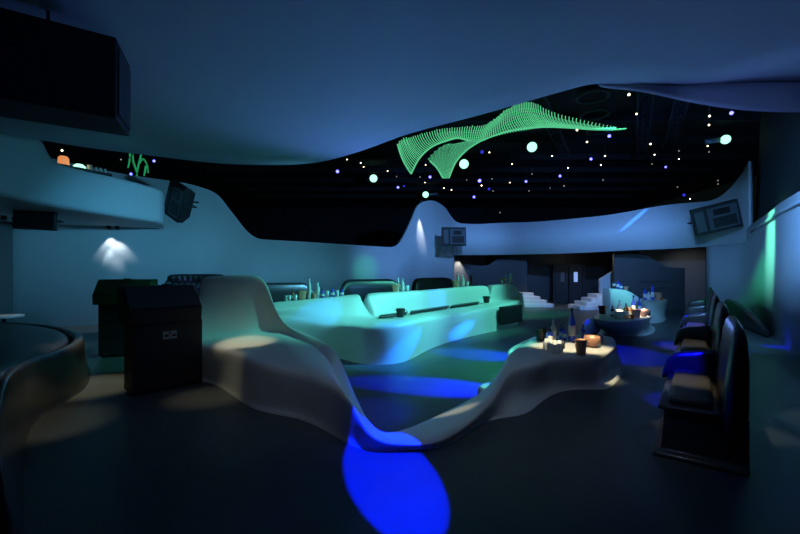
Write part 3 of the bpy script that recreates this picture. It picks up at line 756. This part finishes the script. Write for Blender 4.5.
wall_speaker('black two-panel loudspeaker mounted on the far left end of the white band', P(454.5, 236.5, 18.3), (0, -.02, .25), 1.15, .85, .4)
wall_speaker('tilted black loudspeaker with grey grilles at the right end of the white band', P(717, 218, 12.7), (.15, -.24, -.35), 1.25, .88, .45)
wall_speaker('dark rectangular loudspeaker hung under the left balcony', P(34, 219, 8.9), (0, .03, .35), .76, .46, .3, False)
# big box hung from the soffit top-left
n1 = P(116, 118, 3.85); n2 = P(130, 137, 4.38); n0 = Vector((-5.2, 2.25, n1.z))
dl = (n0-n1); dl.z = 0; dd = n2-n1; dd.z = 0
root = thing('hanging_cabinet', 'large black box hung from the ceiling at the top left', 'speaker', (n1.x, n1.y, 3.0))
def R3(v, z): return Vector((v.x-n1.x, v.y-n1.y, z))
q = [n1, n2, n2+dl, n1+dl]
st = [[R3(v, z) for v in q] for z in (0, .05, .74, .78)]
M['hang'] = mat('black_textured_box', (.010, .011, .014), .6, bump=.1, scale=80)
M['hangside'] = mat('dark_blue_grey_box_side', (.035, .04, .05), .55)
obj('cabinet_body', loft(st, closed=True), 'hang', root, smooth=False, bevel=.012)
dn = dd.normalized(); sn = -dl.normalized()
a = [R3(n1+dn*.05+sn*.004, .06), R3(n2-dn*.05+sn*.004, .06), R3(n2-dn*.05+sn*.004, .70), R3(n1+dn*.05+sn*.004, .70)]
obj('side_panel', loft([a, [v+sn*.012 for v in a]], closed=True), 'hangside', root, smooth=False)
for t in (.2, .6):
    bm = nb(); p = n1+dd*.5+dl*t; tube(bm, [R3(p, .77), R3(p, 1.02)], .015, 8); obj('suspension_rod', bm, 'steel', root)

# ================================================================ CEILING LAMPS
def lamp(px, py, r_px, m, label, group, cat='ceiling lamp', zc=6.45):
    Y = (zc-H)*f/(HZ-py); Y = min(Y, 32)
    p = P(px, py, Y); r = max(.026, 1.15*r_px*Y/f)
    root = thing('spotlight', label, cat, p, 0, group)
    d = (Vector((0, 0, 1.5))-p).normalized(); q = d.to_track_quat('-Z', 'Y'); root.rotation_mode = 'QUATERNION'; root.rotation_quaternion = q
    obj('lens', lathe([(r, 0), (r*.98, -.3*r), (r*.6, -.55*r), (0, -.62*r)], 16), m, root)
    obj('lamp_body', lathe([(r*1.08, -.1*r), (r*1.15, r*.6), (r*1.0, r*2.6), (r*.5, r*3.2), (0, r*3.2)], 16), 'steel', root)
    bm = nb(); up = q.inverted() @ Vector((0, 0, max(0, 6.98-p.z))); tube(bm, [(0, 0, r*1.5), Vector((0, 0, r*1.5))+up], .012, 4)
    obj('hanging_stem', bm, 'steel', root)
    return root
warm = [(577, 130, .85), (587, 142, .75), (552, 156, .5), (512, 164, .5), (568, 168, .55), (605, 156, .55), (601, 165, .55), (510, 182.6, .4), (489.4, 152.4, .5), (481.5, 185.5, .6), (360.7, 163, .55), (363.6, 167, .4), (387.6, 171, .55), (425.6, 165, .5), (444, 188, .45), (451.5, 190, .5), (455, 164, .4), (449, 173, .55), (629, 94.6, 1.0), (636.5, 114, .7), (650.6, 144, .75), (654.5, 154.7, .5), (709.5, 116, .85), (709, 125, .75), (707.6, 146, .6), (679, 159, .45), (690, 199, .5), (347, 159.5, .4), (425, 182.5, .4)]
faint = [(396.6, 176.6, .4), (466.7, 180, .4), (492, 179, .5), (500, 212.5, .5), (564, 186, .6), (603, 180, .55), (529, 191, .5), (493, 191, .5), (677.5, 187, .5), (718, 180.5, .5), (718, 184, .5), (652, 164, .5), (420, 177, .4), (532, 174, .4), (550, 188, .4), (709, 152, .5), (679, 151, .4)]
blue = [(337.5, 171.5, 1.3), (398, 187.4, 1.0), (430, 177, 1.1), (479.6, 180.7, 1.4), (474, 197, 1.0), (526, 181.5, 1.0), (560, 176, 1.0), (591, 159, 1.1), (609.3, 136, 1.3), (731.5, 113, 1.5), (665.7, 167, .8)]
bfaint = [(482, 152, 1.4), (489, 189, 1.1), (684, 195, 1.2), (404, 186, .8)]
big = [(373.5, 178.4, 3.3, 'left of the green-lit net'), (425.6, 194.6, 2.7, 'above the white column, under the green net'), (464, 164, 4.0, 'just right of the green net leg'), (532, 147, 4.2, 'below the middle of the green net'), (725.6, 139.5, 3.8, 'near the right, with a blue-grey can body')]
def side(px): return 'left of the green net\'s right wing' if px < 470 else ('under the right wing of the green net' if px < 616 else 'in the dark right of the green net')
for px, py, r in warm: lamp(px, py, r, zc=(6.0 if (px, py) in ((629, 94.6), (636.5, 114), (709.5, 116), (709, 125)) else 6.45), m='lw', label='tiny warm white lamp on the black ceiling, '+side(px), group='tiny warm lamps '+side(px))
for px, py, r in faint: lamp(px, py, r, 'lwf', 'faint dim lamp deep on the black ceiling, '+side(px), 'faint lamps '+side(px))
for px, py, r in blue: lamp(px, py, r, 'lb', 'small vivid blue lamp on the black ceiling, '+side(px), 'small blue lamps '+side(px))
for px, py, r in bfaint: lamp(px, py, r, 'lbf', 'dim dark-blue lamp on the black ceiling, '+side(px), 'dim blue lamps '+side(px))
M['housing'] = mat('blue_grey_housing', (.25, .33, .42), .4)
for px, py, r, w in big:
    root = lamp(px, py, r, 'lg', 'large mint-green glowing lamp '+w, None)
    if px in (425.6, 725.6):
        # its blue-grey cylindrical can lies beside the lens
        sgn = 1 if px < 500 else -1
        Yl = root.location.y; k = Yl/f; q = root.rotation_quaternion.inverted()
        a = Vector((sgn*(r+1.2)*k, .05, 0)); b = a+Vector((sgn*(8 if px < 500 else 12)*k, .1, (1.5 if px < 500 else -1.5)*k))
        bm = nb(); tube(bm, [q @ a, q @ b], (1.3 if px < 500 else 2.4)*k, 14); o = obj('housing_tube', bm, 'housing', root)
        o['label'] = 'blue-grey cylindrical can'
# lighting trusses
def truss(a, b, label):
    a, b = Vector(a), Vector(b); root = thing('lighting_truss', label, 'truss', a)
    d = b-a; n = int(d.length/.5); s = d.cross(Vector((0, 0, 1))).normalized()*.18; up = Vector((0, 0, .3))
    for o_ in (s, -s, up):
        bm = nb(); tube(bm, [o_, d+o_], .028, 6); obj('chord', bm, 'steel', root)
    bm = nb()
    for k in range(n):
        p = d*(k/n); q = d*((k+1)/n)
        tube(bm, [p+s, q-s], .012, 4); tube(bm, [p+s, (p+q)/2+up], .012, 4); tube(bm, [(p+q)/2+up, q+s], .012, 4); tube(bm, [p-s, (p+q)/2+up], .012, 4); tube(bm, [(p+q)/2+up, q-s], .012, 4)
    obj('lattice', bm, 'steel', root)
    for t in (.1, .9):
        bm = nb(); tube(bm, [d*t+up, d*t+Vector((0, 0, 6.99-a.z))], .01, 4); obj('hanger', bm, 'steel', root)
truss((5.95, 9.6, 6.35), (9.95, 16.5, 6.35), 'blue-tinted steel lighting truss running back under the right part of the black ceiling')
truss((3.0, 9.6, 6.45), (6.8, 16.5, 6.45), 'dim steel lighting truss above the right wing of the green net')
truss((6.9, 9.4, 6.45), (10.4, 15.5, 6.45), 'dim steel lighting truss near the right end of the black ceiling')
for i, (px, py) in enumerate(((593, 96.6), (595, 114.6), (600, 130))):
    Y = (6.6-H)*f/(HZ-py)
    root = thing('ventilation_duct', ('nearest curved duct ring on the black ceiling', 'middle curved duct ring on the black ceiling', 'farthest curved duct ring on the black ceiling')[i], 'duct', P(px, py, Y), 0, 'duct rings on the black ceiling')
    pts = [(.42*math.cos(t*PI/10), .42*math.sin(t*PI/10), 0) for t in range(21)]
    bm = nb(); tube(bm, pts, .05, 8); obj('ring', bm, 'steel', root)
    bm = nb(); tube(bm, [(.42, 0, 0), (.42, 0, 6.99-root.location.z)], .012, 4); tube(bm, [(-.42, 0, 0), (-.42, 0, 6.99-root.location.z)], .012, 4); obj('hanger', bm, 'steel', root)

# ================================================================ GREEN-LIT NET
root = thing('net_sculpture', 'green-lit net of curved strands sweeping across the dark ceiling', 'light sculpture', P(500, 125, 11))
ro = root.location.copy()
topc = [(398, 146), (404, 141), (412, 138), (425, 134), (440, 130), (455, 128.5), (470, 127.5), (484, 126), (495, 120), (505, 112), (515, 107), (525, 103.5), (536, 105), (552, 113), (573, 118.5), (596, 123.5), (616, 127)]
botc = [(411, 174), (417, 162), (424, 153), (434, 145.5), (446, 141), (458, 138), (470, 141), (480, 141), (490, 137), (502, 133), (515, 130), (528, 128), (540, 127), (556, 127), (575, 128), (596, 129), (616, 128.5)]
tt, bb = cr(topc, 6), cr(botc, 6)
def net_depth(u): return 11.2-1.0*u
NS = len(tt)
strands = []
for k in range(NS):
    u = k/(NS-1)
    a = P(tt[k][0], tt[k][1], net_depth(u)+.5); b = P(bb[k][0], bb[k][1], net_depth(u)-.1)
    # each strand sags and leans
    a = a+(a-b)*(.04+.10*random.random()*(1 if k % 2 else .4))
    mid = (a+b)/2+Vector((-.02-.05*(1-u), .15, -.05))
    if 45 <= k: b = b+Vector((.25*min(1, (k-45)/15), 0, 0))
    pts = [a*(1-t)**2+mid*2*t*(1-t)+b*t*t for t in (0, .2, .4, .6, .8, 1)]
    pts = [p-ro for p in pts]
    bm = nb(); tube(bm, pts, .013, 5); obj('net_strand', bm, 'green', root)
# edge cables
for line, r in ((bb, .022),):
    bm = nb(); tube(bm, [P(p[0], p[1], net_depth(i/(NS-1))+(-.1 if line is bb else .5))-ro for i, p in enumerate(line)], r, 6); obj('edge_cable', bm, 'green', root)
# hanging leg, a dense weave
La = cr([(424, 154), (430, 161), (437, 168), (443, 178)], 10); Lb = cr([(484, 139), (468, 149), (456, 162), (449, 178)], 10)
bm = nb()
rows = []
for i in range(len(La)):
    v = i/(len(La)-1)
    A_ = P(La[i][0], La[i][1], 10.8-.3*v); B_ = P(Lb[i][0], Lb[i][1], 10.6-.1*v)
    sag = Vector((0, .1, .34*(1-v)**2.2))
    rows.append([A_*(1-s)+B_*s+sag*(math.sin(PI*s)*(.35 if s < .5 else .2)) for s in [j/12 for j in range(13)]])
for i, r_ in enumerate(rows):
    tube(bm, [p-ro for p in r_[max(0, (8-i)//2):]], .007, 4)
for j in range(13):
    a0 = max(0, 7-2*j)
    tube(bm, [rows[i][j]-ro for i in range(a0, len(rows))], .009, 4)
for j in range(0, 12):
    for i0 in range(0, len(rows)-6, 3):
        if i0 < 7-2*j: continue
        tube(bm, [rows[i0][j]-ro, rows[i0+5][j+1]-ro], .006, 4)
o = obj('strand_weave', bm, 'green2', root); o['kind'] = 'stuff'
for j, e in ((0, 10), (12, 0)):
    bm = nb(); tube(bm, [rows[i][j]-ro for i in range(e, len(rows))], .02, 5); obj('edge_cable', bm, 'green', root)
# cross weave on the body (the dense lit strands between the wings)
bm = nb()
for q in range(1, 8):
    s = q/8; line = []
    for k in range(22, NS):
        u = k/(NS-1); a = P(tt[k][0], tt[k][1], net_depth(u)+.5); b = P(bb[k][0], bb[k][1], net_depth(u)-.1)
        line.append(a.lerp(b, s)+Vector((0, .05, -.03))-ro)
    tube(bm, line, .007, 4)
o = obj('strand_weave', bm, 'green2', root); o['kind'] = 'stuff'
for px, py, Y in ((398, 146, 11.7), (525, 103.5, 11.1), (616, 127, 10.7)):
    p = P(px, py, Y)-ro; bm = nb(); tube(bm, [p, Vector((p.x, p.y, 6.99-ro.z))], .006, 4); obj('suspension_wire', bm, 'steel', root)

# ================================================================ BALCONY THINGS
zb = 3.0
root = thing('bar_table', 'dark bar table standing on the left balcony, topped with lamps and glasses', 'table', (0, 0, 0))
pA, pB = G(40, 9.6, 0), G(112, 11.0, 0)
st = [[p, p+Vector((-.3, .45, 0)), p+Vector((-.3, .45, .05)), p+Vector((0, 0, .05))] for p in (pA+Vector((0, 0, 4.2)), pB+Vector((0, 0, 4.2)))]
obj('tabletop', loft(st, closed=True), 'darkwall', root, smooth=False)
for p in (pA.lerp(pB, .1), pA.lerp(pB, .9)):
    bm = nb(); q = p+Vector((-.15, .22, 0)); tube(bm, [q+Vector((0, 0, zb)), q+Vector((0, 0, 4.2))], .04, 8); obj('leg', bm, 'steel', root)
zt2 = 4.25
def onbar(t): p = pA.lerp(pB, t)+Vector((-.12, .18, 0)); p.z = zt2; return p
root = thing('table_lamp', 'orange glowing lamp on the balcony table at the upper left', 'lamp', onbar(.28))
obj('shade', lathe([(.10, .02), (.12, .04), (.11, .2), (.08, .24), (0, .24)], 18), 'lo', root); obj('base', lathe([(.12, 0), (.12, .02), (.03, .03)], 16), 'copper', root)
root = thing('table_lamp', 'mint green dome lamp on the balcony table', 'lamp', onbar(.50))
obj('shade', lathe([(.14, .02), (.13, .07), (.08, .12), (0, .14)], 18), 'lg', root); obj('base', lathe([(.13, 0), (.13, .02)], 16), 'blackpl', root)
for t in (.74, .81, .88):
    glass_thing('pale glass right of the mint lamp on the balcony table', 'glasses on the balcony table', onbar(t), .14, .04)
bucket_thing('copper pot between the mint lamp and the balcony glasses', None, onbar(.65), 'copper', .15, .06)
# green branching light
root = thing('branch_light', 'green glowing branch-like light tubes behind the left balcony edge', 'light sculpture', G(134, 12.6, zb))
def br(px, py): return P(px, py, 12.6)-root.location
for pts in ([(137, 184), (137, 172), (139, 163), (142, 150), (143, 142)], [(139, 163), (143, 159), (147, 165), (148, 173)], [(128, 145), (130, 156), (128, 168)], [(137, 172), (133, 160), (134, 147)], [(146, 166), (144, 176)]):
    bm = nb(); tube(bm, [br(*p) for p in cr(pts, 4)], .035, 8, .02); obj('light_tube', bm, 'ltube', root)
obj('base', lathe([(.25, 0), (.25, .05), (.05, .1)], 16, (br(137, 184).x, 0)), 'steel', root)
bm = nb(); tube(bm, [(br(137, 184).x, 0, .05), br(137, 184)], .03, 8); obj('stand', bm, 'steel', root)
for px, py, r, m, lab in ((62, 150.5, .8, 'lw', 'tiny warm lamp above the orange lamp over the left balcony'), (121, 159.5, .6, 'lwf', 'faint lamp left of the green branch light'), (131, 174, 1.0, 'lb', 'small blue lamp low beside the green branch light'), (154, 161, 1.0, 'lb', 'small blue lamp right of the green branch light')):
    lamp(px, py, r, m, lab, None)

# wall downlight fixtures and their real spots
def spot(name, loc, tgt, col, e, ang, blend=.4, r=.03, sc=None, roll=0):
    L = bpy.data.lights.new(name, 'SPOT'); L.color = col; L.energy = e; L.spot_size = math.radians(ang); L.spot_blend = blend; L.shadow_soft_size = r
    o = bpy.data.objects.new(name, L); COL.objects.link(o); o.location = loc
    d = Vector(tgt)-Vector(loc); o.rotation_euler = (d.to_track_quat('-Z', 'Y').to_matrix() @ Matrix.Rotation(roll, 3, 'Z')).to_euler()
    if sc: o.scale = (sc[0], sc[1], 1)
    return o
def point(name, loc, col, e, r=.1):
    L = bpy.data.lights.new(name, 'POINT'); L.color = col; L.energy = e; L.shadow_soft_size = r
    o = bpy.data.objects.new(name, L); COL.objects.link(o); o.location = loc; return o
WARM = (1, .88, .56); COOLW = (.85, .95, 1)
def downlight(label, p, e, ang=50, tilt=(0, 0), col=COOLW, struct_z=None):
    root = thing('downlight', label, 'ceiling lamp', p)
    obj('can', lathe([(.05, 0), (.055, .0), (.055, .10), (0, .10)], 16), 'steel', root)
    spot('downlight_beam', Vector(p)+Vector((0, 0, -.01)), Vector(p)+Vector((tilt[0], tilt[1], -1)), col, e, ang, .5, .02)
downlight('recessed downlight under the left balcony, left lamp of the bright wall scallop', G(109, 11.62, 2.80), 30, 70, (0, .06))
downlight('recessed downlight under the left balcony, right lamp of the bright wall scallop', G(117.5, 11.67, 2.80), 30, 70, (0, .06))
for x_ in (109, 117.5):
    spot('downlight_beam', G(x_, 11.5, 2.84), G(x_, 11.85, 1.5), COOLW, 70, 22, .9, .02)
downlight('added downlight under the left balcony brightening the small side table at the left edge', G(4, 9.6, 2.80), 25, 40, (0, -.05), (1, .97, .9))  # added lamp that brightens the side table
root = thing('wall_washer', 'slim wall washer lamp at the top of the white column left of the far band', 'lamp', P(421, 203, 18.6))
obj('washer_body', lathe([(.04, 0), (.05, .02), (.05, .12), (0, .13)], 12), 'steel', root)
bm = nb(); tube(bm, [(0, 0, .1), (0, .35, .1)], .015, 6); obj('bracket', bm, 'steel', root)
spot('washer_beam', P(421, 202, 18.7), P(421, 262, 19.05), (.95, .97, 1), 170, 22, .8, .02)
root = thing('wall_washer', 'slim wall washer lamp lighting the grey lobby wall under the band', 'lamp', P(458, 257.2, 21.0))
obj('washer_body', lathe([(.04, 0), (.05, .02), (.05, .08), (0, .09)], 12), 'steel', root)
bm = nb(); tube(bm, [(0, 0, .07), (0, .4, .07)], .015, 6); obj('bracket', bm, 'steel', root)
spot('washer_beam', P(457.5, 256, 21.3), P(457.5, 275, 21.55), (1, .95, .85), 160, 60, .6, .02)

# ================================================================ LIGHT
w = bpy.data.worlds.new('world'); S.world = w; w.use_nodes = True
w.node_tree.nodes['Background'].inputs[0].default_value = (.14, .22, .23, 1); w.node_tree.nodes['Background'].inputs[1].default_value = .011
BLUE = (.002, .002, 1); AQUA = (.13, .95, .78); TEAL = (.10, .62, .9); SKY = (.12, .32, 1)
# added blue spots washing up onto the soffit and its lip, no lamps there
spot('soffit_wash', (-.5, 9.3, 1.7), (-.5, 6.0, 4.0), (.13, .24, 1), 170, 108, .9, .15)
spot('soffit_wash', (4.5, 7.0, 1.2), (2.9, 4.6, 4.0), (.16, .30, 1), 70, 110, .9, .15)
spot('lip_wash', (4.6, 2.6, .9), (5.0, 5.95, 4.15), (.18, .32, 1), 90, 36, .9, .1)  # added from the camera side to brighten the lip
# teal wash on the left wall
spot('wall_wash', (-.5, 8.6, 3.2), (-5.4, 13, 2.0), (.13, .54, .86), 700, 100, .8, .1)
spot('wall_wash', (-3.5, 7.2, 3.0), (-9, 11, 1.2), (.08, .50, .9), 150, 70, .9, .1)
spot('balcony_wash', (-3.2, 6.6, 3.3), (-7.6, 8.6, 3.0), (.10, .60, .85), 40, 60, .9, .1)
spot('wall_wash', (3.0, 12, 5), (1, 19.5, 2.8), (.15, .40, 1), 1300, 70, .8, .1)
spot('wall_green', (3.0, 12, 5), P(370, 266, 17), (.05, 1, .35), 500, 12, .9, .1)
# blue on the far band and right wall
spot('band_wash', (5.6, 8.6, 4.3), (7.2, 16.5, 3.0), (.15, .36, 1), 1700, 62, .8, .1)
spot('right_wash', (4.3, 5.8, 3.6), (10.2, 11.5, 1.9), (.14, .40, .95), 1250, 85, .9, .1)
spot('green_streak', (5.0, 9.5, 5.5), P(773, 248, 9.9), (.18, 1, .6), 2600, 15, 1, .05, (1.1, 2.0))
spot('green_pool', (5.0, 9.5, 5.5), P(735, 290, 11.5), (.04, .9, .36), 2000, 22, 1, .05)
spot('band_streak', (9.5, 10.5, 6), P(636, 218, 15.6), (.03, .2, 1), 3500, 5, .3, .03, (.28, 2.0), -.95)
# aqua on the counter, bench and floor
spot('counter_aqua', (4.2, 8.0, 5.8), (-1.0, 8.2, .8), AQUA, 2200, 40, .8, .05)
spot('counter_aqua', (6.5, 9.5, 6.2), (1.6, 11.0, .8), AQUA, 2000, 36, .8, .05)
spot('floor_green', (3.5, 12, 6.4), (1.0, 6.9, 0), (.05, 1, .5), 1100, 20, .9, .05)
spot('floor_green', (2.5, 12, 6.4), (4.2, 15.5, 0), (.12, 1, .6), 1500, 40, .7, .05)
spot('bench_aqua', (3.0, 10.5, 6.2), Z(517, 344, .45), AQUA, 1500, 6, .7, .03)
spot('bench_aqua', (-.6, 3.3, 3.9), Z(489, 390, .05), AQUA, 700, 2.6, .6, .02)
spot('bench_aqua', (-.6, 3.3, 3.9), Z(508, 350, .40), AQUA, 500, 4, .7, .02)
spot('counter_low', (6.2, 6.6, 3.3), (.6, 8.6, .4), (.10, .42, 1), 800, 46, .9, .05)
spot('counter_low', (6.2, 6.6, 3.3), P(400, 354, 6.8), (0, .14, 1), 4200, 5, .7, .03, (3.2, .7), .12)
spot('counter_low', (6.2, 6.6, 3.3), P(462, 330, 9.3), (0, .14, 1), 4200, 5, .8, .03, (2.6, .6), .1)
spot('block_aqua', (5.0, 8.5, 5.6), P(621, 298, 13.8), AQUA, 1500, 7, .8, .03)
# blue beams
spot('blue_arc', (3.5, 9.0, 5.5), P(330, 305, 7.5), (.02, .2, 1), 1700, 10, .6, .02, (1, .6))
spot('blue_arc', (4.5, 7.5, 5.5), P(372, 356, 6.8), (.0, .10, 1), 2200, 9, .8, .02, (1.3, .7))
spot('blue_arc', (6.5, 9.5, 6.0), P(440, 296, 10.0), (.05, .25, 1), 1800, 6, .5, .02)
spot('floor_beam', (2.5, 13, 6.3), F(420, 385), BLUE, 9000, 4, .6, .03, (3.6, .9))
spot('floor_beam', (2.5, 13, 6.3), F(365, 412), BLUE, 2500, 4, .8, .03, (1.6, 1))
spot('floor_beam', (5, 14, 6.3), F(475, 354), BLUE, 9000, 5, .6, .03, (2.4, .9))
spot('front_beam', (.06, 2.5, 3.93), (-.07, 3.0, 0), (.0, .009, 1), 6000, 9.5, .1, .02, (1.05, 2.6))
spot('blue_seat', (1.0, 2.6, 3.9), (2.95, 4.4, .55), BLUE, 1500, 9, .5, .02)
spot('blue_seat', (4.4, 12.2, 5.2), (6.0, 8.3, .3), BLUE, 4000, 14, .5, .02)
spot('blue_seat', (5.0, 13, 6.3), (4.2, 7.6, .0), BLUE, 4000, 12, .5, .02)
spot('seat_warm', (4.4, 5.0, 3.9), (4.2, 5.9, .45), WARM, 160, 16, .9, .03)
spot('seat_warm', (6.2, 8.0, 3.9), (5.9, 8.0, .45), WARM, 160, 20, .9, .03)
spot('blue_wall', (5.6, 9.6, 4.8), F(779, 347), BLUE, 4000, 6, .3, .02)
# warm table and seat downlights (recessed in the soffit)
for lab, p, t, e, a in (
    ('small recessed downlight in the soffit above the tall white lounge seat', (-2.1, 3.35, 3.93), (-2.2, 5.72, .5), 420, 13),
    ('small recessed downlight in the soffit above the floor left of the badged cabinet', (-4.5, 6.2, 3.93), (-4.15, 5.35, 0), 330, 22),
    ('small recessed downlight in the soffit above the dark banquette', (-1.8, 2.6, 3.93), (-3.45, 3.95, .2), 170, 17)):
    root = thing('downlight', lab, 'ceiling lamp', (p[0], p[1], 3.94)); obj('can', lathe([(.05, 0), (.055, .0), (.055, .06), (0, .06)], 16), 'steel', root)
    spot('downlight_beam', Vector(p)-Vector((0, 0, .01)), t, WARM, e, a, .8, .03)
for t, e, a in ((T2(573, 347), 1000, 11.5), (T3(632, 315.5), 5000, 9), ((2.75, 3.8, .45), 260, 12), ((3.15, 3.75, .9), 120, 10), ((4.5, 3.9, 0), 160, 19)):
    t = Vector(t); spot('table_beam', (t.x-.7, t.y-(1.8 if 5 < t.y < 8 else 1.2 if t.y > 8 else 0), 5.6 if t.y > 8 else 3.9), t, WARM, e, a, .6 if t.y > 5 else 1, .02, (1.65, 1) if 5 < t.y < 8 else None)
spot('lip_warm', (-2.45, 4.85, 3.93), F(208, 397), WARM, 120, 17, 1, .03)
spot('lip_warm', (1.5, 8, 6), Z(456, 410, .12), WARM, 800, 2.4, .8, .03, (1.8, .8))
spot('ribbon_fill', (1.1, 2.4, 3.93), (.9, 4.3, .2), (.60, .80, 1), 42, 62, 1, .1)  # added fill from the near side, lifting the ribbon fronts
spot('ribbon_fill', (-1.2, 2.4, 3.93), (-1.5, 4.9, .4), (.66, .80, 1), 24, 60, 1, .1)
spot('stairs_warm', G(538, 17.4, 2.35), G(540, 18.2, .3), (1, .95, .85), 60, 75, .6, .03)
spot('stairs_warm', G(598, 16.2, 2.35), G(598, 16.9, .3), (1, .95, .85), 40, 75, .6, .03)
point('lobby_fill', G(590, 18.2, 2.2), (1, .9, .8), 8, .1)
spot('lobby_grey', G(690, 16.2, 2.4), G(690, 17.3, 1.2), (1, .97, .95), 15, 110, .9, .05)
spot('truss_blue', (7.0, 8.8, 5.0), (8.2, 13, 6.6), (.03, .05, 1), 130, 30, .9, .05)  # added blue spot so the steel shows against the dark
spot('balcony_under', (-4.5, 8.8, .9), (-7.0, 11.2, 2.9), (.14, .26, 1), 30, 44, .9, .08)  # added uplight to turn the balcony underside blue

S.view_settings.view_transform = 'Standard'; S.view_settings.look = 'None'
S.view_settings.exposure = 0; S.view_settings.gamma = 1; S.view_settings.use_curve_mapping = False
S.cycles.use_denoising = True
S.cycles.max_bounces = 6
S.cycles.sample_clamp_indirect = 3
